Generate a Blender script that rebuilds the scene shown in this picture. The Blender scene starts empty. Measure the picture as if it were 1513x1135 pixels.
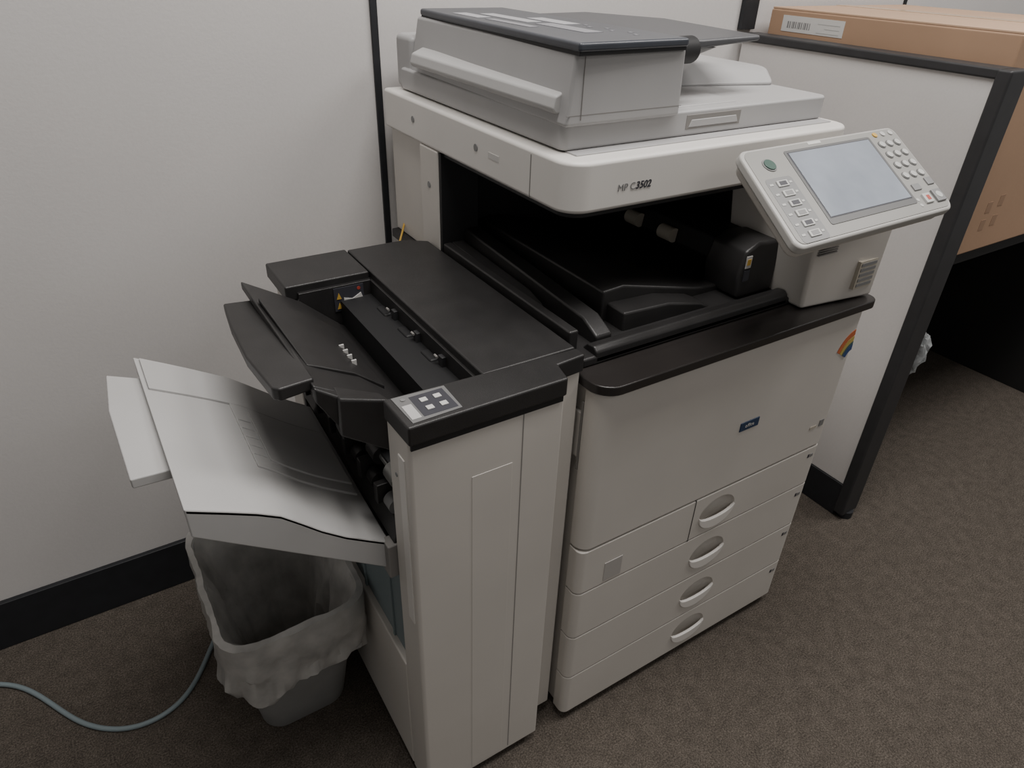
import bpy, bmesh, math, random
from mathutils import Matrix, Vector, noise
random.seed(3)
D=bpy.data; COL=bpy.context.scene.collection

# ---------------------------------------------------------------- materials
def mat(name,col,rough=.5,metal=0,nscale=0,namt=.06,bump=0,bscale=300,spec=.5,alpha=1,coat=0,trans=0,emis=None):
    m=D.materials.new(name); m.use_nodes=True; nt=m.node_tree; b=nt.nodes['Principled BSDF']
    b.inputs['Base Color'].default_value=(*col,1); b.inputs['Roughness'].default_value=rough
    b.inputs['Metallic'].default_value=metal; b.inputs['Specular IOR Level'].default_value=spec
    b.inputs['Alpha'].default_value=alpha; b.inputs['Coat Weight'].default_value=coat
    b.inputs['Transmission Weight'].default_value=trans
    tc=nt.nodes.new('ShaderNodeTexCoord')
    if nscale:
        n=nt.nodes.new('ShaderNodeTexNoise'); n.inputs['Scale'].default_value=nscale; n.inputs['Detail'].default_value=4
        nt.links.new(tc.outputs['Object'],n.inputs['Vector'])
        r=nt.nodes.new('ShaderNodeValToRGB')
        r.color_ramp.elements[0].position=.3; r.color_ramp.elements[1].position=.7
        r.color_ramp.elements[0].color=(*[c*(1-namt) for c in col],1); r.color_ramp.elements[1].color=(*[min(1,c*(1+namt)) for c in col],1)
        nt.links.new(n.outputs['Fac'],r.inputs['Fac']); nt.links.new(r.outputs['Color'],b.inputs['Base Color'])
    if bump:
        n2=nt.nodes.new('ShaderNodeTexNoise'); n2.inputs['Scale'].default_value=bscale; n2.inputs['Detail'].default_value=3
        nt.links.new(tc.outputs['Object'],n2.inputs['Vector'])
        bp=nt.nodes.new('ShaderNodeBump'); bp.inputs['Strength'].default_value=bump; bp.inputs['Distance'].default_value=.002
        nt.links.new(n2.outputs['Fac'],bp.inputs['Height']); nt.links.new(bp.outputs['Normal'],b.inputs['Normal'])
    return m
WHITE=mat('plastic_offwhite',(.575,.545,.505),.45,nscale=6,namt=.03,bump=.05,bscale=900)
WHITE2=mat('plastic_white_top',(.70,.675,.64),.42,nscale=6,namt=.03)
GREYL=mat('plastic_light_grey',(.385,.38,.38),.45,nscale=8,namt=.03)
GREYT=mat('plastic_tray_grey',(.45,.445,.44),.5,nscale=8,namt=.04)
BLUEG=mat('plastic_blue_grey',(.17,.21,.22),.5)
DARKC=mat('cover_dark',(.045,.05,.062),.33,nscale=20,namt=.1)
TRAYD=mat('feeder_tray_dark',(.075,.076,.082),.4)
BLACK=mat('plastic_black',(.021,.020,.020),.42,nscale=30,namt=.15,bump=.15,bscale=900)
BLACKM=mat('plastic_black_matt',(.008,.008,.009),.6)
DECK=mat('deck_black_gloss',(.024,.021,.020),.28,nscale=15,namt=.1)
GAP=mat('gap_dark',(.02,.019,.018),.8)
GAPL=mat('gap_grey',(.22,.21,.20),.8)
SILV=mat('panel_silver',(.27,.265,.25),.4,nscale=10,namt=.03)
PEDGE=mat('panel_edge',(.42,.41,.39),.4)
SILVD=mat('panel_bezel',(.11,.11,.11),.4)
BTN=mat('button_grey',(.20,.20,.20),.4)
BTNL=mat('button_light',(.47,.47,.455),.4)
GREEN=mat('button_green',(.05,.10,.08),.3)
RED=mat('button_red',(.40,.06,.04),.4)
YEL=mat('label_yellow',(.55,.34,.06),.5)
LABEL=mat('label_white',(.58,.57,.55),.5)
NAVY=mat('badge_navy',(.02,.045,.10),.4)
INK=mat('ink_dark',(.04,.04,.05),.5)
CREAM=mat('roller_cream',(.45,.41,.34),.6)
ROLL=mat('roller_steel',(.22,.22,.21),.35,metal=.6)
ORG=mat('decal_orange',(.55,.14,.05),.5); DYEL=mat('decal_yellow',(.5,.38,.1),.5); DBLU=mat('decal_blue',(.03,.07,.2),.5); DGRN=mat('decal_green',(.06,.12,.12),.5)
TRIM=mat('trim_black',(.014,.015,.018),.55,nscale=40,namt=.15)
POST=mat('post_charcoal',(.026,.026,.028),.5,nscale=40,namt=.1)
BIN=mat('bin_grey',(.215,.215,.21),.55,nscale=30,namt=.06)
LINER=mat('liner_film',(.50,.49,.47),.28,alpha=.78,spec=.9,nscale=26,namt=.22,bump=.6,bscale=38)
CABLE=mat('cable_blue_grey',(.19,.235,.25),.5)
BAG=mat('bag_film',(.5,.52,.53),.2,alpha=.45,nscale=60,namt=.3)
DESKM=mat('desk_shade_dark',(.010,.010,.010),.7)  # near-black desk colour, includes the shade underneath
LCD=mat('lcd_screen',(.30,.33,.38),.12,nscale=14,namt=.12,coat=.5)

def fabric():
    m=D.materials.new('fabric_wall'); m.use_nodes=True; nt=m.node_tree; b=nt.nodes['Principled BSDF']
    tc=nt.nodes.new('ShaderNodeTexCoord'); n=nt.nodes.new('ShaderNodeTexNoise'); n.inputs['Scale'].default_value=220; n.inputs['Detail'].default_value=6
    n3=nt.nodes.new('ShaderNodeTexNoise'); n3.inputs['Scale'].default_value=2.2
    mx=nt.nodes.new('ShaderNodeMath'); mx.operation='MULTIPLY_ADD'; mx.inputs[1].default_value=.35
    r=nt.nodes.new('ShaderNodeValToRGB'); r.color_ramp.elements[0].color=(.55,.53,.52,1); r.color_ramp.elements[1].color=(.63,.61,.595,1)
    r.color_ramp.elements[0].position=.35; r.color_ramp.elements[1].position=.95
    nt.links.new(tc.outputs['Object'],n.inputs['Vector']); nt.links.new(tc.outputs['Object'],n3.inputs['Vector'])
    nt.links.new(n.outputs['Fac'],mx.inputs[0]); nt.links.new(n3.outputs['Fac'],mx.inputs[2])
    nt.links.new(mx.outputs[0],r.inputs['Fac']); nt.links.new(r.outputs['Color'],b.inputs['Base Color'])
    b.inputs['Roughness'].default_value=.9
    bp=nt.nodes.new('ShaderNodeBump'); bp.inputs['Strength'].default_value=.2; bp.inputs['Distance'].default_value=.001
    nt.links.new(n.outputs['Fac'],bp.inputs['Height']); nt.links.new(bp.outputs['Normal'],b.inputs['Normal'])
    return m
FAB=fabric()
def carpet():
    m=D.materials.new('carpet'); m.use_nodes=True; nt=m.node_tree; b=nt.nodes['Principled BSDF']
    tc=nt.nodes.new('ShaderNodeTexCoord')
    n=nt.nodes.new('ShaderNodeTexNoise'); n.inputs['Scale'].default_value=330; n.inputs['Detail'].default_value=4; n.inputs['Roughness'].default_value=.7
    r=nt.nodes.new('ShaderNodeValToRGB'); cr=r.color_ramp
    cr.elements[0].position=.34; cr.elements[0].color=(.042,.035,.029,1)
    cr.elements[1].position=.68; cr.elements[1].color=(.165,.142,.120,1)
    e=cr.elements.new(.5); e.color=(.088,.075,.063,1)
    n2=nt.nodes.new('ShaderNodeTexNoise'); n2.inputs['Scale'].default_value=40; n2.inputs['Detail'].default_value=5
    r2=nt.nodes.new('ShaderNodeValToRGB'); r2.color_ramp.elements[0].position=.3; r2.color_ramp.elements[1].position=.7
    r2.color_ramp.elements[0].color=(.82,.82,.82,1); r2.color_ramp.elements[1].color=(1.12,1.12,1.12,1)
    mm=nt.nodes.new('ShaderNodeMix'); mm.data_type='RGBA'; mm.blend_type='MULTIPLY'; mm.inputs[0].default_value=1
    for a in (n,n2): nt.links.new(tc.outputs['Object'],a.inputs['Vector'])
    nt.links.new(n.outputs['Fac'],r.inputs['Fac']); nt.links.new(n2.outputs['Fac'],r2.inputs['Fac'])
    nt.links.new(r.outputs['Color'],mm.inputs[6]); nt.links.new(r2.outputs['Color'],mm.inputs[7]); nt.links.new(mm.outputs[2],b.inputs['Base Color'])
    b.inputs['Roughness'].default_value=.95; b.inputs['Specular IOR Level'].default_value=.1
    bp=nt.nodes.new('ShaderNodeBump'); bp.inputs['Strength'].default_value=.35; bp.inputs['Distance'].default_value=.003
    nt.links.new(n.outputs['Fac'],bp.inputs['Height']); nt.links.new(bp.outputs['Normal'],b.inputs['Normal'])
    return m
CARPET=carpet()
CARD=mat('cardboard',(.37,.235,.15),.8,nscale=5,namt=.06,bump=.1,bscale=120)
CARDL=mat('cardboard_top_lit',(.46,.31,.21),.8,nscale=5,namt=.05)  # same cardboard, lighter: overhead light put into the top's colour
PRINT=mat('print_brown',(.29,.18,.115),.8)

# ---------------------------------------------------------------- helpers
def empty(name,loc=(0,0,0)):
    e=D.objects.new(name,None); e.location=loc; e.empty_display_size=.1; COL.objects.link(e); return e
def finish(name,bm,m,parent=None,bev=0,seg=3,mods=None):
    bmesh.ops.recalc_face_normals(bm,faces=bm.faces)
    me=D.meshes.new(name); bm.to_mesh(me); bm.free(); me.materials.append(m)
    for p in me.polygons: p.use_smooth=True
    o=D.objects.new(name,me); COL.objects.link(o)
    if bev:
        b=o.modifiers.new('bevel','BEVEL'); b.width=bev; b.segments=seg; b.limit_method='ANGLE'; b.angle_limit=math.radians(35); b.harden_normals=True
    else:
        me.set_sharp_from_angle(angle=math.radians(35))
    if parent: o.parent=parent; 
    return o
def box(name,x0,x1,y0,y1,z0,z1,m,parent=None,bev=.002):
    bm=bmesh.new(); bmesh.ops.create_cube(bm,size=1)
    for v in bm.verts: v.co=Vector(((x0+x1)/2+v.co.x*(x1-x0),(y0+y1)/2+v.co.y*(y1-y0),(z0+z1)/2+v.co.z*(z1-z0)))
    return finish(name,bm,m,parent,bev)
def hexa(name,bot,top,m,parent=None,bev=.002):
    bm=bmesh.new(); b=[bm.verts.new(p) for p in bot]; t=[bm.verts.new(p) for p in top]; n=len(b)
    bm.faces.new(b); bm.faces.new(t)
    for i in range(n): bm.faces.new([b[i],b[(i+1)%n],t[(i+1)%n],t[i]])
    return finish(name,bm,m,parent,bev)
def prism(name,pts,ax,a0,a1,m,parent=None,bev=.002):
    def P(p,a): 
        return {'x':(a,p[0],p[1]),'y':(p[0],a,p[1]),'z':(p[0],p[1],a)}[ax]
    return hexa(name,[P(p,a0) for p in pts],[P(p,a1) for p in pts],m,parent,bev)
def rrect(x0,x1,y0,y1,r):   # r: bl,br,tr,tl
    if not isinstance(r,(list,tuple)): r=[r]*4
    pts=[]
    for (cx,cy,a,rr) in ((x0,y0,180,r[0]),(x1,y0,270,r[1]),(x1,y1,0,r[2]),(x0,y1,90,r[3])):
        sx=1 if cx==x0 else -1; sy=1 if cy==y0 else -1
        if rr<=0: pts.append((cx,cy)); continue
        for i in range(9):
            t=math.radians(a+90*i/8); pts.append((cx+sx*rr+rr*math.cos(t),cy+sy*rr+rr*math.sin(t)))
    return pts
def cyl(name,p0,p1,r,m,parent=None,n=24,bev=0):
    p0=Vector(p0);p1=Vector(p1);d=p1-p0
    bm=bmesh.new(); bmesh.ops.create_cone(bm,cap_ends=True,segments=n,radius1=r,radius2=r,depth=d.length)
    q=d.to_track_quat('Z','Y').to_matrix().to_4x4(); q.translation=(p0+p1)/2
    bmesh.ops.transform(bm,matrix=q,verts=bm.verts); return finish(name,bm,m,parent,bev)
def loft(name,rings,m,parent=None,cap0=True,cap1=False):
    bm=bmesh.new(); R=[[bm.verts.new(p) for p in r] for r in rings]; n=len(R[0])
    for a,b in zip(R,R[1:]):
        for i in range(n): bm.faces.new([a[i],a[(i+1)%n],b[(i+1)%n],b[i]])
    if cap0: bm.faces.new(R[0])
    if cap1: bm.faces.new(R[-1])
    return finish(name,bm,m,parent)
def cut(o,cutter):
    b=o.modifiers.new('cut','BOOLEAN'); b.operation='DIFFERENCE'; b.object=cutter; b.solver='EXACT'
    bpy.context.view_layer.update()
    dg=bpy.context.evaluated_depsgraph_get(); me=D.meshes.new_from_object(o.evaluated_get(dg)); o.modifiers.clear(); o.data=me
    for p in me.polygons: p.use_smooth=False
    D.objects.remove(cutter)
def tube(name,pts,r,m,parent=None):
    c=D.curves.new(name,'CURVE'); c.dimensions='3D'; c.bevel_depth=r; c.bevel_resolution=4; c.resolution_u=16
    s=c.splines.new('NURBS'); s.points.add(len(pts)-1); s.use_endpoint_u=True; s.order_u=4
    for a,p in zip(s.points,pts): a.co=(*p,1)
    o=D.objects.new(name,c); COL.objects.link(o); c.materials.append(m); o.parent=parent; return o
def text(name,body,size,M,m,parent,bold=0,shear=0):
    c=D.curves.new(name,'FONT'); c.body=body; c.size=size; c.extrude=.0002; c.offset=bold; c.shear=shear; c.materials.append(m)
    o=D.objects.new(name,c); COL.objects.link(o); o.parent=parent; o.matrix_world=M; return o

# ---------------------------------------------------------------- room
YW=.73
box('floor',-3.5,3.5,-3.0,YW+.06,-.05,0,CARPET,bev=0)
box('wall_back',-3.5,3.5,YW,YW+.06,0,1.75,FAB,bev=.003)
box('trim_1',.004,.017,YW-.006,YW,.12,1.75,TRIM,bev=.001)
box('trim_2',.955,1.005,YW-.012,YW,1.098,1.75,TRIM,bev=.001)
box('trim_3',1.62,1.63,YW-.006,YW,.12,1.75,TRIM,bev=.001)
box('trim_4',-1.52,-1.507,YW-.006,YW,.12,1.75,TRIM,bev=.001)
box('trim_5',-3.5,3.5,YW-.006,YW+.066,1.75,1.78,TRIM,bev=.002)
box('baseboard_back',-3.5,3.5,YW-.012,YW,0,.118,TRIM,bev=.002)
box('ceiling',-3.5,3.5,-3.0,YW+1.5,2.7,2.75,mat('ceiling_tile',(.7,.7,.68),.9,nscale=60,namt=.08),bev=0)

# ---------------------------------------------------------------- partition
PT=empty('cubicle_partition',(.99,.41,0))
def ch(o,p):
    o.parent=p; o.matrix_parent_inverse=Matrix.Translation(p.location).inverted(); return o
for o in [box('fabric_panel',.967,1.012,.105,.717,.10,1.075,FAB,bev=.002),
          box('base_rail',.963,1.016,.105,.717,0.0,.10,TRIM,bev=.002),
          box('top_rail',.960,1.019,.095,.717,1.074,1.092,POST,bev=.004),
          box('end_post',.957,1.022,.078,.106,0.015,1.092,POST,bev=.005),
          cyl('glide_foot',(.99,.09,0),(.99,.09,.02),.02,TRIM)]: ch(o,PT)

# ---------------------------------------------------------------- desk + box
DK=empty('desk',(1.6,.45,0))
for o in [box('desk_top',1.03,2.16,.125,.72,.670,.70,DESKM),
          box('rear_leg',1.03,1.06,.60,.71,0,.670,DESKM),box('side_shade_panel',2.08,2.12,.12,.71,0,.670,DESKM),
          box('modesty_shade_panel',1.06,2.08,.68,.70,0.0,.670,DESKM)]: ch(o,DK)  # black side and rear panels stand in for the under-desk shadow
CB=empty('cardboard_box',(1.3,.42,.7))
parts=[box('carton',1.032,1.58,.115,.70,.70,1.145,CARD,bev=.004),
       box('flap_left',1.034,1.306,.118,.698,1.145,1.149,CARDL,bev=.001),
       box('flap_right',1.309,1.577,.118,.698,1.145,1.149,CARDL,bev=.001),
       box('tape',1.28,1.335,.113,.702,1.149,1.150,mat('tape',(.5,.36,.24),.25),bev=0),
       box('shipping_label',1.0312,1.032,.49,.66,1.100,1.134,LABEL,bev=0)]
for i in range(3): parts.append(box('label_line_%d'%i,1.0308,1.0312,.50,.56-.02*(i%2),1.104+i*.009,1.106+i*.009,BTNL,bev=0))
for i in range(12): parts.append(box('barcode_%d'%i,1.0308,1.0312,.58+i*.0055,.582+i*.0055+.001*(i%3),1.108,1.122,BTN,bev=0))
for i,(x,z) in enumerate([(1.155,.79),(1.20,.80),(1.155,.75),(1.20,.755)]):
    parts.append(box('print_%d'%i,x,x+.020,.1145,.115,z,z+.024,PRINT,bev=0))
for o in parts: ch(o,CB)

# ---------------------------------------------------------------- PHOTOCOPIER
C=empty('photocopier',(0,0,0))
box('cabinet',.006,.585,.022,.68,.022,.747,WHITE,C,.004)
for i,(x,y) in enumerate([(.06,.08),(.53,.08),(.06,.62),(.53,.62)]):
    cyl('caster_%d'%i,(x-.012,y,.014),(x+.012,y,.014),.014,BLACKM,C)
    box('caster_fork_%d'%i,x-.016,x+.016,y-.01,y+.02,.012,.024,BLACKM,C,.002)
door=prism('front_door',rrect(0,.587,0,.03,[.022,.012,.002,.002]),'z',.452,.745,WHITE,C,.004)
box('door_grip',.0,.006,.03,.05,.62,.70,WHITE,C,.002)
box('door_latch_seam',-.0005,.004,.030,.034,.60,.72,GAPL,C,0)
zs=[.022,.129,.240,.352,.449]
hz=[.074,.182,.293,.397]
RX,RZ=.045,.035
for i in range(4):
    z0,z1=zs[i]+.0012,zs[i+1]-.0012
    d=prism('drawer_%d'%(i+1),rrect(0,.587,0,.03,[.014,.012,.002,.002]),'z',z0,z1,WHITE,C,.002)
    dg=bpy.context.evaluated_depsgraph_get(); me=D.meshes.new_from_object(d.evaluated_get(dg)); d.modifiers.clear(); d.data=me
    bm=bmesh.new(); bmesh.ops.create_uvsphere(bm,u_segments=48,v_segments=28,radius=1)
    for v in bm.verts: v.co=Vector((.314+v.co.x*RX,-.0+v.co.y*.024,hz[i]+v.co.z*RZ))
    cu=finish('cutter',bm,WHITE); cut(d,cu)
    pts=[(.314+RX*math.cos(t),hz[i]+RZ*math.sin(t)) for t in [math.pi+math.pi*k/20 for k in range(21)]]
    pts[0]=(.314-RX,hz[i]+.002); pts[-1]=(.314+RX,hz[i]+.002)
    pts+= [(.314+(RX-.002)*math.cos(t),hz[i]+.002-.014*math.sin(t)) for t in [math.pi*k/12 for k in range(1,12)]]
    prism('pull_lip_%d'%(i+1),pts,'y',-.003,.003,WHITE2,C,.0015)
box('drawer_seam',.2508,.2522,-.0006,.002,.352,.449,GAP,C,0)
box('paper_gauge',.055,.093,-.001,.002,.360,.402,mat('gauge',(.42,.40,.38),.3),C,.001)
for i,z in enumerate([.110,.222,.332,.432]):
    box('tray_number_%d'%i,.556,.561,-.0008,.002,z-.008,z,INK,C,0)
    box('tray_mark_%d'%i,.564,.571,-.0008,.002,z-.008,z-.001,BTN,C,0)
box('badge',.320,.366,-.0015,.002,.572,.590,NAVY,C,.001)
text('badge_text','office',.010,Matrix.Translation((.331,-.0018,.5785))@Matrix.Rotation(math.pi/2,4,'X'),LABEL,C)
for k,(mm,r0) in enumerate([(ORG,.064),(DYEL,.050),(DGRN,.040),(DBLU,.034)]):
    r1=r0-.012
    ts=[math.radians(98+58*j/10) for j in range(11)]
    pts=[(.584+r0*math.cos(t)*.75,.640+r0*math.sin(t)) for t in ts]+[(.584+r1*math.cos(t)*.75,.640+r1*math.sin(t)) for t in reversed(ts)]
    prism('decal_arc_%d'%k,pts,'y',-.0008-.0002*k,.001,mm,C,0)
box('qr_label',.558,.570,-.001,.002,.500,.514,BTN,C,0)
box('energy_label',.532,.550,-.001,.002,.500,.506,CREAM,C,0)
prism('deck_plate',rrect(-.004,.600,-.012,.30,[.035,.02,.002,.002]),'z',.747,.762,DECK,C,.005)
box('deck_rear',0,.587,.29,.68,.747,.764,BLACK,C,.002)
# rear body, side columns
box('rear_column_left',.0,.07,.468,.535,.764,.962,WHITE,C,.003)
box('column_inner_lining',.003,.075,.460,.469,.764,.960,BLACKM,C,.001)
box('rear_column_back',.012,.10,.54,.68,.764,.962,WHITE,C,.003)
box('rear_wall_inner',.05,.57,.50,.52,.764,.962,BLACKM,C,0)
box('rear_body',.06,.587,.52,.68,.764,.962,WHITE,C,.003)
box('right_column',.50,.587,.16,.68,.764,.962,WHITE,C,.003)
box('right_inner',.485,.50,.16,.50,.764,.962,BLACKM,C,0)
hexa('panel_support',[(.436,.025,.764),(.594,.004,.764),(.594,.19,.764),(.436,.19,.764)],
     [(.405,.01,.945),(.592,.0,.945),(.592,.2,.985),(.405,.2,.985)],WHITE,C,.006)
for i in range(9): box('vent_%d'%i,.425,.47,.012,.03,.862+i*.004,.864+i*.004,GAPL,C,0)
for i in range(5): box('support_label_%d'%i,.538,.578,.0028,.02,.79+i*.009,.7955+i*.009,BTN,C,0)
box('support_label_back',.534,.581,.0038,.02,.786,.835,CREAM,C,0)
# scanner
sc=prism('scanner_housing',rrect(0,.560,.10,.68,[.035,.035,.006,.006]),'z',.962,1.029,WHITE2,C,.006)
box('scanner_seam',-.0006,.002,.188,.1895,.965,1.022,GAPL,C,0)
prism('scanner_underside',rrect(.008,.552,.108,.50,.03),'z',.955,.963,BLACKM,C,.001)
for i,(y,z) in enumerate([(.556,.997),(.337,.998),(.500,.900)]):
    cyl('screw_cap_%d'%i,(-.001,y,z),(.003,y,z),.0055,BTN,C)
box('side_mark',-.0006,.002,.27,.30,.992,1.000,LABEL,C,0)
text('model_text','MP C',.0135,Matrix.Translation((.078,.0995,.986))@Matrix.Rotation(math.pi/2,4,'X'),BTN,C,0)
text('model_text_bold','3502',.0135,Matrix.Translation((.1085,.0995,.986))@Matrix.Rotation(math.pi/2,4,'X'),INK,C,.0003,.2)
box('scanner_top_inset',.03,.54,.13,.66,1.028,1.031,GREYL,C,.001)
# interior output tray
box('tray_base',.008,.44,.050,.50,.762,.776,BLACK,C,.004)
prism('tray_lip',[(.050,.764),(.050,.782),(.058,.788),(.072,.786),(.082,.776),(.082,.764)],'x',.03,.43,BLACK,C,.003)
prism('tray_ramp',[(.10,.772),(.10,.826),(.14,.828),(.30,.790),(.42,.780),(.42,.772)],'y',.13,.49,BLACK,C,.004)
prism('tray_ramp_step',[(.11,.772),(.11,.806),(.20,.802),(.27,.786),(.30,.772)],'y',.09,.14,BLACK,C,.004)
box('rail_outer',.004,.020,.08,.46,.764,.806,BLACK,C,.003)
prism('rail_inner',[(.075,.764),(.075,.790),(.11,.806),(.46,.826),(.49,.826),(.49,.764)],'x',.048,.078,BLACK,C,.004)
prism('rail_mid',[(.20,.764),(.20,.788),(.24,.798),(.46,.806),(.46,.764)],'x',.020,.044,BLACK,C,.003)
# relay roller bar
prism('roller_bar',[(.385,.79),(.362,.815),(.368,.850),(.395,.865),(.44,.86),(.44,.79)],'y',.14,.50,BLACKM,C,.004)
prism('roller_end_cap',[(.345,.778),(.338,.82),(.348,.858),(.375,.870),(.430,.865),(.430,.778)],'y',.085,.16,BLACK,C,.006)
for i,y in enumerate([.255,.345]): cyl('relay_roller_%d'%i,(.358,y,.828),(.358,y+.032,.828),.013,CREAM,C)
box('warn_label',.350,.362,.0838,.086,.830,.850,LABEL,C,0)
box('warn_label_y',.352,.360,.0832,.085,.835,.845,YEL,C,0)
box('warn_label_k',.350,.362,.0834,.085,.808,.826,INK,C,0)

# ---- document feeder
prism('feeder_base',rrect(.022,.546,.150,.65,[.012,.015,.008,.008]),'z',1.031,1.066,GREYL,C,.004)
box('feeder_foot',.03,.54,.156,.64,1.029,1.034,GAP,C,0)
box('feeder_grip_shade',.235,.345,.1493,.155,1.040,1.060,GAPL,C,.001)  # proud grey slab, its colour stands in for shade in the grip recess
prism('feeder_grip_in',[(.240,1.043),(.340,1.043),(.335,1.053),(.245,1.053)],'y',.1485,.151,GREYL,C,.001)
box('feeder_rear_hinge',.03,.50,.62,.685,1.029,1.118,GREYL,C,.01)
hexa('feeder_head',[(.018,.142,1.062),(.212,.142,1.062),(.214,.62,1.062),(.028,.62,1.062)],
     [(.028,.142,1.148),(.208,.142,1.148),(.212,.62,1.148),(.045,.62,1.148)],GREYL,C,.005)
box('feeder_head_seam',.0185,.212,.1418,.1425,1.0755,1.0763,GAPL,C,0)
box('head_corner_seam',.0405,.0413,.1412,.144,1.070,1.146,GAPL,C,0)
prism('feeder_side_bar',[(.03,1.074),(.014,1.076),(.009,1.082),(.013,1.097),(.035,1.106)],'y',.160,.58,GREYT,C,.003)
prism('feeder_cover',[(.024,.132),(.205,.136),(.212,.30),(.212,.615),(.048,.615),(.040,.50)],'z',1.149,1.160,DARKC,C,.004)
prism('cover_rim',[(.026,.134),(.203,.138),(.210,.614),(.050,.614)],'z',1.145,1.150,BLACKM,C,.001)
STK=mat('sticker_grey',(.24,.24,.26),.4); STK2=mat('sticker_pale',(.40,.40,.42),.35)
for i,(x0,x1,y0,y1) in enumerate([(.060,.085,.44,.52),(.062,.078,.30,.42),(.098,.124,.36,.50),(.098,.128,.22,.34),(.135,.165,.32,.42)]):
    box('cover_sticker_%d'%i,x0,x1,y0,y1,1.160,1.1605,STK if i%2 else STK2,C,0)
for i in range(6): box('cover_icon_%d'%i,.15+.012*(i%2),.156+.012*(i%2),.18+i*.025,.187+i*.025,1.160,1.1604,STK,C,0)
hexa('input_tray',[(.205,.215,1.138),(.30,.205,1.136),(.430,.212,1.142),(.425,.42,1.145),(.37,.58,1.142),(.205,.60,1.138)],
     [(.205,.215,1.150),(.30,.205,1.148),(.430,.212,1.150),(.425,.42,1.156),(.37,.58,1.154),(.205,.60,1.150)],TRAYD,C,.004)
prism('input_tray_rim',[(.205,1.138),(.235,1.122),(.28,1.122),(.34,1.136),(.28,1.140)],'y',.212,.30,GREYL,C,.002)
cyl('tray_pivot',(.218,.185,1.138),(.266,.192,1.138),.018,BLACKM,C,bev=.004)
hexa('input_tray_post',[(.21,.22,1.064),(.25,.22,1.064),(.25,.55,1.064),(.21,.55,1.064)],[(.205,.22,1.14),(.235,.22,1.14),(.235,.55,1.14),(.205,.55,1.14)],GREYL,C,.003)
hexa('output_hump',[(.33,.31,1.064),(.543,.25,1.064),(.543,.64,1.064),(.33,.64,1.064)],[(.42,.34,1.096),(.535,.27,1.094),(.535,.63,1.094),(.41,.63,1.096)],GREYL,C,.010)
prism('output_plate',rrect(.225,.36,.17,.60,.01),'z',1.064,1.068,GREYL,C,.002)

# ---- operation panel
TL=Vector((.222,.040,1.036)); U=Vector((.338,0,.003)); V=Vector((-.027,-.145,-.080))
N=U.cross(V).normalized(); N = N if N.z>0 else -N
def L(u,v,h): return TL+U*u+V*v+N*h
def pbox(name,u0,u1,v0,v1,h0,h1,m,bev=.001,r=0):
    if r:
        pts=rrect(u0*.336,u1*.336,v0*.16,v1*.16,r); pts=[(a/.336,b/.16) for a,b in pts]
    else: pts=[(u0,v0),(u1,v0),(u1,v1),(u0,v1)]
    return hexa(name,[L(a,b,h0) for a,b in pts],[L(a,b,h1) for a,b in pts],m,C,bev)
pbox('panel_body',.02,.98,.03,.97,-.028,-.008,WHITE,.006,.015)
pbox('panel_face',0,1,0,1,-.014,0,PEDGE,.004,.015)
pbox('panel_inner',.016,.984,.03,.97,-.001,.0008,SILV,.0005,.012)
pbox('screen_bezel',.232,.788,.085,.87,-.001,.0016,SILVD,.0005,.004)
pbox('screen_frame',.246,.774,.11,.81,.0012,.0019,INK,.0002)
pbox('screen',.252,.768,.12,.80,.0015,.0024,LCD,.0002)
pbox('panel_label',.40,.48,.03,.06,.0005,.0012,LABEL,.0002)
def pcyl(name,u,v,r,m,h=.003): return cyl(name,L(u,v,0),L(u,v,h),r,m,C,bev=.0005)
pcyl('home_key',.115,.20,.011,BTN,.002); pcyl('home_key_in',.115,.20,.009,GREEN,.0035)
pbox('key_strip',.04,.19,.33,.97,-.001,.0012,BTN,.0004,.006)
for i in range(6):
    v=.37+.1*i; pbox('mode_key_%d'%i,.09,.15,v,v+.06,.001,.003,BTNL,.0006); pbox('mode_key_face_%d'%i,.10,.14,v+.01,v+.05,.0028,.0033,INK if i%2==0 else BTN,.0002)
    pbox('mode_led_%d'%i,.160,.175,v+.015,v+.035,.001,.0018,BTNL,.0002)
    pbox('mode_led_l_%d'%i,.05,.07,v+.015,v+.035,.001,.0018,BTNL,.0002)
for r in range(4):
    for c in range(3):
        pcyl('num_key_%d%d'%(r,c),.835+.055*c,.20+.125*r,.0068,SILVD,.0018); pcyl('num_cap_%d%d'%(r,c),.835+.055*c,.20+.125*r,.0053,BTNL,.0032)
for c in range(3): pcyl('top_key_%d'%c,.835+.055*c,.08,.0045,BTNL if c else YEL,.0025)
pbox('clear_key',.82,.87,.68,.75,0,.003,BTN,.0008); pbox('sample_key',.93,.975,.64,.72,0,.003,BTN,.0008)
pbox('stop_key',.835,.885,.80,.90,0,.004,BTNL,.001); pbox('stop_mark',.85,.872,.825,.875,.004,.0044,RED,.0002)
pbox('start_key',.91,.97,.78,.91,0,.004,BTN,.001); pcyl('start_dot',.94,.845,.006,BTNL,.0046)
for c in range(2): pcyl('led_%d'%c,.80,.84+.06*c,.003,BTNL,.0015)

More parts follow.
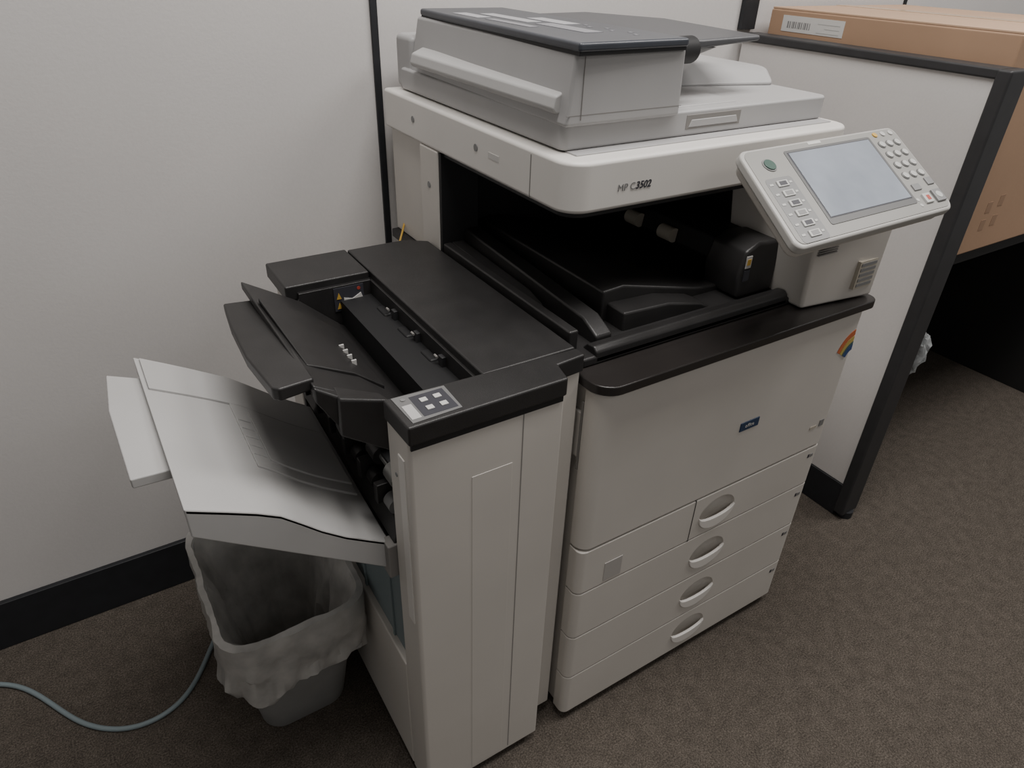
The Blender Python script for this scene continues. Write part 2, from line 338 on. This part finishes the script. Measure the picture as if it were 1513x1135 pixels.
# ---- finisher
FX0,FX1=-.278,-.058
prism('finisher_front_column',rrect(FX0,FX1,0,.06,[.006,.004,.002,.002]),'z',.022,.772,WHITE,C,.002)
box('finisher_body',-.262,-.006,.055,.52,.022,.50,WHITE,C,.003)
box('finisher_body_cap',-.262,-.12,.060,.515,.498,.503,BLACKM,C,0)
box('finisher_body_upper',-.140,-.006,.06,.52,.49,.772,WHITE,C,.003)
box('finisher_right_strip',-.060,-.008,.035,.06,.03,.772,WHITE,C,.003)
box('finisher_side_lower',-.278,-.26,.062,.52,.022,.30,WHITE,C,.003)
box('finisher_side_blue',-.268,-.26,.062,.50,.30,.497,BLUEG,C,.002)
for i in range(3): box('side_rib_%d'%i,-.2715,-.266,.12+i*.12,.126+i*.12,.30,.50,BLUEG,C,.001)
box('finisher_rear_column',-.278,-.01,.46,.525,.30,.772,WHITE,C,.003)
box('front_seam',-.1212,-.120,-.0005,.002,.03,.770,GAPL,C,0)
pr=box('front_recess_rim',-.195,-.135,-.0007,.002,.03,.690,WHITE,C,.0006)
box('corner_strip',-.2795,-.272,.012,.030,.45,.74,WHITE2,C,.001)
cyl('column_screw',(-.2790,.04,.70),(-.275,.04,.70),.003,BTN,C)
for i,(x,y) in enumerate([(-.24,.04),(-.05,.06),(-.24,.47),(-.05,.47)]): cyl('finisher_foot_%d'%i,(x,y,0),(x,y,.025),.014,BLACKM,C)
box('mech_back',-.205,-.14,.06,.46,.49,.76,BLACKM,C,0)
box('mech_rear',-.276,-.14,.450,.461,.49,.76,BLACKM,C,0)
cyl('mech_shaft_1',(-.258,.06,.655),(-.258,.46,.655),.006,ROLL,C)
cyl('mech_shaft_2',(-.262,.06,.600),(-.262,.46,.600),.005,ROLL,C)
for i in range(6):
    y=.075+i*.062
    cyl('mech_roller_%d'%i,(-.258,y,.655),(-.258,y+.028,.655),.015,ROLL if i%2==0 else BLACK,C)
    cyl('mech_roller_b%d'%i,(-.262,y+.01,.605),(-.262,y+.03,.605),.013,BTN if i==0 else BLACK,C)
    box('mech_finger_%d'%i,-.282,-.22,y+.034,y+.046,.598,.630,BLACK,C,.002)
hexa('mech_guide',[(-.280,.065,.560),(-.205,.065,.54),(-.205,.455,.54),(-.280,.455,.585)],[(-.270,.065,.590),(-.205,.065,.60),(-.205,.455,.60),(-.270,.455,.60)],BLACK,C,.002)
box('column_bracket',-.290,-.262,.062,.085,.50,.56,GAPL,C,.002)
# black top cover
prism('top_cover_right',[(-.148,.056),(-.060,.056),(-.003,.056),(-.003,.505),(-.04,.53),(-.148,.53)],'z',.770,.797,BLACK,C,.003)
prism('top_cover_front',[(-.278,-.004),(-.058,-.004),(-.050,.030),(-.003,.034),(-.003,.054),(-.280,.064)],'z',.770,.797,BLACK,C,.003)
box('top_cover_rear',-.288,-.150,.425,.535,.772,.797,BLACK,C,.003)
box('cover_skirt',-.275,-.062,-.002,.05,.762,.772,BLACKM,C,0)
box('pit_rear_wall',-.27,-.148,.418,.428,.67,.785,BLACK,C,.001)
box('pit_right_wall',-.152,-.146,.056,.425,.66,.785,BLACK,C,.001)
box('pit_front_wall',-.270,-.148,.060,.068,.67,.785,BLACK,C,.001)
box('pit_floor',-.262,-.148,.064,.42,.655,.665,BLACKM,C,0)
for i,y in enumerate([.17,.25,.33]):
    box('pit_roller_%d'%i,-.166,-.151,y,y+.035,.745,.763,BLACKM,C,.004); box('pit_clip_%d'%i,-.158,-.151,y-.02,y-.008,.73,.775,POST,C,.001)
for i,y in enumerate([.16,.235,.325]): cyl('pit_pin_%d'%i,(-.160,y,.772),(-.160,y+.008,.772),.0018,GAPL,C)
box('pit_warning',-.215,-.165,.4165,.419,.742,.782,INK,C,0)
prism('pit_warning_tri',[(-.211,.763),(-.203,.763),(-.207,.774)],'y',.4158,.417,YEL,C,0)
prism('pit_warning_tri2',[(-.211,.746),(-.203,.746),(-.207,.757)],'y',.4158,.417,YEL,C,0)
prism('pit_hand_icon',[(-.200,.748),(-.180,.743),(-.166,.755),(-.170,.768),(-.185,.760),(-.199,.764)],'y',.4150,.417,LABEL,C,0)
cyl('pit_no_icon',(-.173,.4158,.776),(-.173,.417,.776),.0028,RED,C)
hexa('control_label',[(-.269,.002,.797),(-.205,.004,.797),(-.203,.056,.797),(-.271,.060,.797)],[(-.269,.002,.7976),(-.205,.004,.7976),(-.203,.056,.7976),(-.271,.060,.7976)],mat('ctl_label',(.16,.16,.16),.4),C,0)
box('control_label_face',-.252,-.208,.008,.052,.7975,.7979,INK,C,0)
for i in range(2):
    for j in range(2): box('ctl_key_%d%d'%(i,j),-.243+.018*i,-.234+.018*i,.017+.018*j,.025+.018*j,.7977,.7992,LABEL,C,.0005)
box('ctl_strip',-.267,-.255,.008,.038,.7975,.7981,GREYT,C,0)
cyl('ctl_led',(-.26,.05,.797),(-.26,.05,.7985),.003,BTN,C)
# trays
def slab(name,prof_f,prof_r,y0,y1,th,m,ny=10,bev=.002,bot=None):
    bm=bmesh.new(); nx=len(prof_f); T=[];B=[]
    for j in range(ny+1):
        t=j/ny; row=[];rb=[]
        for k,(a,b) in enumerate(zip(prof_f,prof_r)):
            x=a[0]*(1-t)+b[0]*t; z=a[1]*(1-t)+b[1]*t; y=y0+(y1-y0)*t
            row.append(bm.verts.new((x,y,z))); rb.append(bm.verts.new((x,y,bot[k] if bot else z-th)))
        T.append(row);B.append(rb)
    for j in range(ny):
        for i in range(nx-1):
            bm.faces.new([T[j][i],T[j][i+1],T[j+1][i+1],T[j+1][i]]); bm.faces.new([B[j][i],B[j][i+1],B[j+1][i+1],B[j+1][i]])
    for i in range(nx-1):
        bm.faces.new([T[0][i],T[0][i+1],B[0][i+1],B[0][i]]); bm.faces.new([T[ny][i],T[ny][i+1],B[ny][i+1],B[ny][i]])
    for j in range(ny):
        bm.faces.new([T[j][0],T[j+1][0],B[j+1][0],B[j][0]]); bm.faces.new([T[j][-1],T[j+1][-1],B[j+1][-1],B[j][-1]])
    return finish(name,bm,m,C,bev)
slab('upper_tray',[(-.345,.808),(-.318,.792),(-.27,.767),(-.21,.715),(-.150,.690)],[(-.352,.826),(-.318,.805),(-.27,.775),(-.21,.720),(-.150,.690)],.115,.415,.014,BLACK,4,.003)
hexa('upper_tray_cheek',[(-.324,.100,.735),(-.268,.066,.712),(-.262,.115,.712),(-.322,.125,.735)],[(-.322,.100,.790),(-.268,.066,.792),(-.262,.118,.770),(-.320,.125,.796)],BLACK,C,.004)
hexa('upper_tray_side',[(-.345,.112,.785),(-.320,.104,.740),(-.27,.104,.710),(-.27,.125,.710),(-.345,.125,.785)],[(-.345,.112,.806),(-.320,.104,.790),(-.27,.104,.768),(-.27,.125,.768),(-.345,.125,.806)],BLACK,C,.003)
slab('upper_tray_raised',[(-.335,.806),(-.32,.799),(-.275,.776),(-.235,.744)],[(-.345,.827),(-.32,.811),(-.275,.783),(-.235,.748)],.17,.345,.008,BLACK,4,.002)
for i in range(4): box('tray_bump_%d'%i,-.266,-.259,.205+i*.016,.2074+i*.016,.764,.7735,LABEL,C,.0005)
hexa('upper_tray_extension',[(-.335,.385,.790),(-.384,.398,.788),(-.392,.32,.790),(-.396,.22,.792),(-.390,.125,.796),(-.383,.118,.796),(-.340,.125,.796)],
     [(-.335,.385,.806),(-.384,.398,.804),(-.392,.32,.806),(-.396,.22,.809),(-.390,.125,.814),(-.383,.118,.814),(-.340,.125,.812)],BLACK,C,.003)
pf=[(-.513,.722),(-.47,.700),(-.44,.684),(-.415,.668),(-.395,.648),(-.37,.622),(-.34,.596),(-.31,.575),(-.282,.556)]
prr=[(-.515,.750),(-.47,.724),(-.44,.706),(-.415,.690),(-.395,.678),(-.37,.656),(-.34,.630),(-.31,.607),(-.282,.588)]
slab('lower_tray',pf,prr,.075,.40,.008,GREYT,8,.002)
bz=[.680+(.505-.680)*(x+.513)/(.513-.282) for x,_ in pf]
slab('lower_tray_front_skirt',pf,[(a,b+.001) for a,b in pf],.075,.085,.040,GREYT,1,.002,bot=bz)
slab('lower_tray_rear_skirt',prr,prr,.392,.40,.03,GREYT,1,.002)
slab('lower_tray_underside',[(a,b-.008) for a,b in pf],[(a,b-.008) for a,b in prr],.085,.392,.012,GREYT,2,.001)
def lt(x,y,h=0):
    def ev(P):
        for a,b in zip(P,P[1:]):
            if a[0]<=x<=b[0]: t=(x-a[0])/(b[0]-a[0]); return a[1]*(1-t)+b[1]*t
        return P[-1][1] if x>P[-1][0] else P[0][1]
    t=(y-.075)/.325; return ev(pf)*(1-t)+ev(prr)*t+h
def padslab(name,x0,x1,y0,y1,h,m,bev=.001,n=8):
    X=[x0+(x1-x0)*i/n for i in range(n+1)]
    return slab(name,[(x,lt(x,y0,h)) for x in X],[(x,lt(x,y1,h)) for x in X],y0,y1,h+.003,m,3,bev)
padslab('lower_tray_rear_pad',-.508,-.290,.318,.395,.004,GREYT)
padslab('lower_tray_pad',-.415,-.290,.170,.3175,.004,GREYT)
padslab('lower_tray_pad_upper',-.395,-.290,.190,.300,.0075,GREYT)
for i in range(5): padslab('lower_tray_rib_%d'%i,-.413,-.398,.195+i*.02,.199+i*.02,.006,GREYT,.0005,2)
hexa('lower_tray_extension',[(-.505,.165,.700),(-.505,.355,.722),(-.553,.385,.726),(-.560,.30,.720),(-.556,.160,.706)],
     [(-.505,.165,.714),(-.505,.355,.736),(-.553,.385,.740),(-.560,.30,.734),(-.556,.160,.720)],GREYT,C,.002)
tube('yellow_cord',[(-.03,.60,.74),(.0,.62,.775),(.02,.66,.79),(.05,.70,.80)],.002,YEL,C)
tube('power_cord',[(.03,.69,.90),(.02,.70,.84),(.03,.705,.70),(.04,.70,.40),(.05,.70,.02)],.003,GREYL,C)

# ---------------------------------------------------------------- wastebasket
WB=empty('wastebasket',(-.40,.34,0))
def ring(z,x0,x1,y0,y1,r,wob=0,dz=0,seed=0):
    pts=rrect(x0,x1,y0,y1,r); out=[]
    P=[Vector((*p,0)) for p in pts]; n=160
    ln=[0]
    for a,b in zip(P,P[1:]+P[:1]): ln.append(ln[-1]+(b-a).length)
    for k in range(n):
        s=ln[-1]*k/n
        i=max(j for j in range(len(P)) if ln[j]<=s); a=P[i];b=P[(i+1)%len(P)]; t=(s-ln[i])/max(1e-9,ln[i+1]-ln[i]); p=a.lerp(b,t)
        c=Vector(((x0+x1)/2,(y0+y1)/2,0)); d=(p-c).normalized()
        w=noise.noise(Vector((p.x*28,p.y*28,z*12+seed)))*wob; w+=noise.noise(Vector((p.x*75,p.y*75,z*14+seed)))*wob*.45
        h=noise.noise(Vector((p.x*14,p.y*14,seed+5)))*dz
        out.append((p.x+d.x*w,p.y+d.y*w,z+h))
    return out
B0=(-.482,-.325,.255,.435); B1=(-.512,-.292,.19,.495)
def mixr(t,g=0): return tuple(a*(1-t)+b*t+s*g for a,b,s in zip(B0,B1,(-1,1,-1,1)))
H=.33
o=loft('bin_shell',[ring(.002,*mixr(0,-.004),.035),ring(.008,*mixr(0),.04)]+[ring(H*t,*mixr(t),.045) for t in (.2,.5,.8,.97)]+[ring(H*.97,*mixr(1,.004),.048),ring(H,*mixr(1,.004),.048),ring(H,*mixr(1,-.002),.045),ring(H*.5,*mixr(.5,-.004),.04),ring(.012,*mixr(0,-.006),.035)],BIN,cap0=True,cap1=True); ch(o,WB)
o=loft('bin_liner',[ring(H-.150,*mixr(.56,.014),.045,.014,.05,1),ring(H-.145,*mixr(.58,.018),.045,.016,.05,1.1),ring(H-.125,*mixr(.65,.015),.046,.016,.04,1.4),ring(H-.10,*mixr(.72,.017),.048,.018,.03,2),ring(H-.075,*mixr(.80,.016),.048,.014,.02,2.4),ring(H-.05,*mixr(.88,.014),.048,.011,.01,3),ring(H-.02,*mixr(.95,.012),.048,.006,0,3.3),ring(H+.004,*mixr(1,.009),.048,.004,.004,4),ring(H+.006,*mixr(1,.0),.046,.003,.004,5),
   ring(H-.03,*mixr(.9,-.010),.044,.010,0,6),ring(H-.06,*mixr(.8,-.013),.042,.016,0,6.4),ring(H-.10,*mixr(.7,-.016),.04,.020,0,7),ring(H-.15,*mixr(.55,-.018),.04,.022,0,7.5),ring(H-.2,*mixr(.4,-.020),.04,.022,0,8),ring(H-.25,*mixr(.25,-.022),.035,.02,0,8.5),ring(.03,*mixr(.1,-.024),.03,.014,0,9)],LINER,cap0=False,cap1=True); ch(o,WB)

# ---------------------------------------------------------------- cable, bag
tube('network_cable',[(-1.35,.62,.005),(-1.1,.67,.005),(-.95,.66,.005),(-.85,.60,.005),(-.78,.45,.005),(-.69,.385,.005),(-.60,.40,.005),(-.545,.48,.005),(-.50,.56,.005),(-.42,.62,.005),(-.2,.66,.005),(.0,.68,.005)],.0046,CABLE)
bm=bmesh.new(); bmesh.ops.create_icosphere(bm,subdivisions=4,radius=1)
for v in bm.verts:
    n=noise.noise(v.co*2.5)*.35+noise.noise(v.co*6)*.18
    v.co=v.co*(1+n); v.co=Vector((1.060+v.co.x*.028,.110+v.co.y*.03,.475+v.co.z*.06))
bagE=empty('plastic_bag',(1.06,.11,.475)); ch(finish('bag_film',bm,BAG),bagE)

# ---------------------------------------------------------------- lights
def area(name,loc,sx,sy,e,col=(1,.965,.93)):
    l=D.lights.new(name,'AREA'); l.shape='RECTANGLE'; l.size=sx; l.size_y=sy; l.energy=e; l.color=col
    o=D.objects.new(name,l); o.location=loc; COL.objects.link(o); return o
area('ceiling_light',(.0,-.1,2.66),1.2,.6,42)
area('ceiling_light',(1.7,-.4,2.66),1.2,.6,34)
area('ceiling_light',(.4,-2.2,2.66),1.2,.6,9)
area('ceiling_light',(.5,1.6,2.66),1.6,.6,26)
w=D.worlds.new('world'); bpy.context.scene.world=w; w.use_nodes=True
w.node_tree.nodes['Background'].inputs[0].default_value=(1,.97,.94,1); w.node_tree.nodes['Background'].inputs[1].default_value=.29

# ---------------------------------------------------------------- camera
rx,ry,rz=1.006,.037,-.578
M=Matrix.Rotation(rz,4,'Z')@Matrix.Rotation(rx,4,'X')@Matrix.Rotation(ry,4,'Z'); M.translation=(-.521,-.584,1.253)
cam=D.cameras.new('camera'); cam.sensor_width=36; cam.lens=36*1020.9/1513; cam.clip_start=.01
co=D.objects.new('camera',cam); COL.objects.link(co); co.matrix_world=M; bpy.context.scene.camera=co
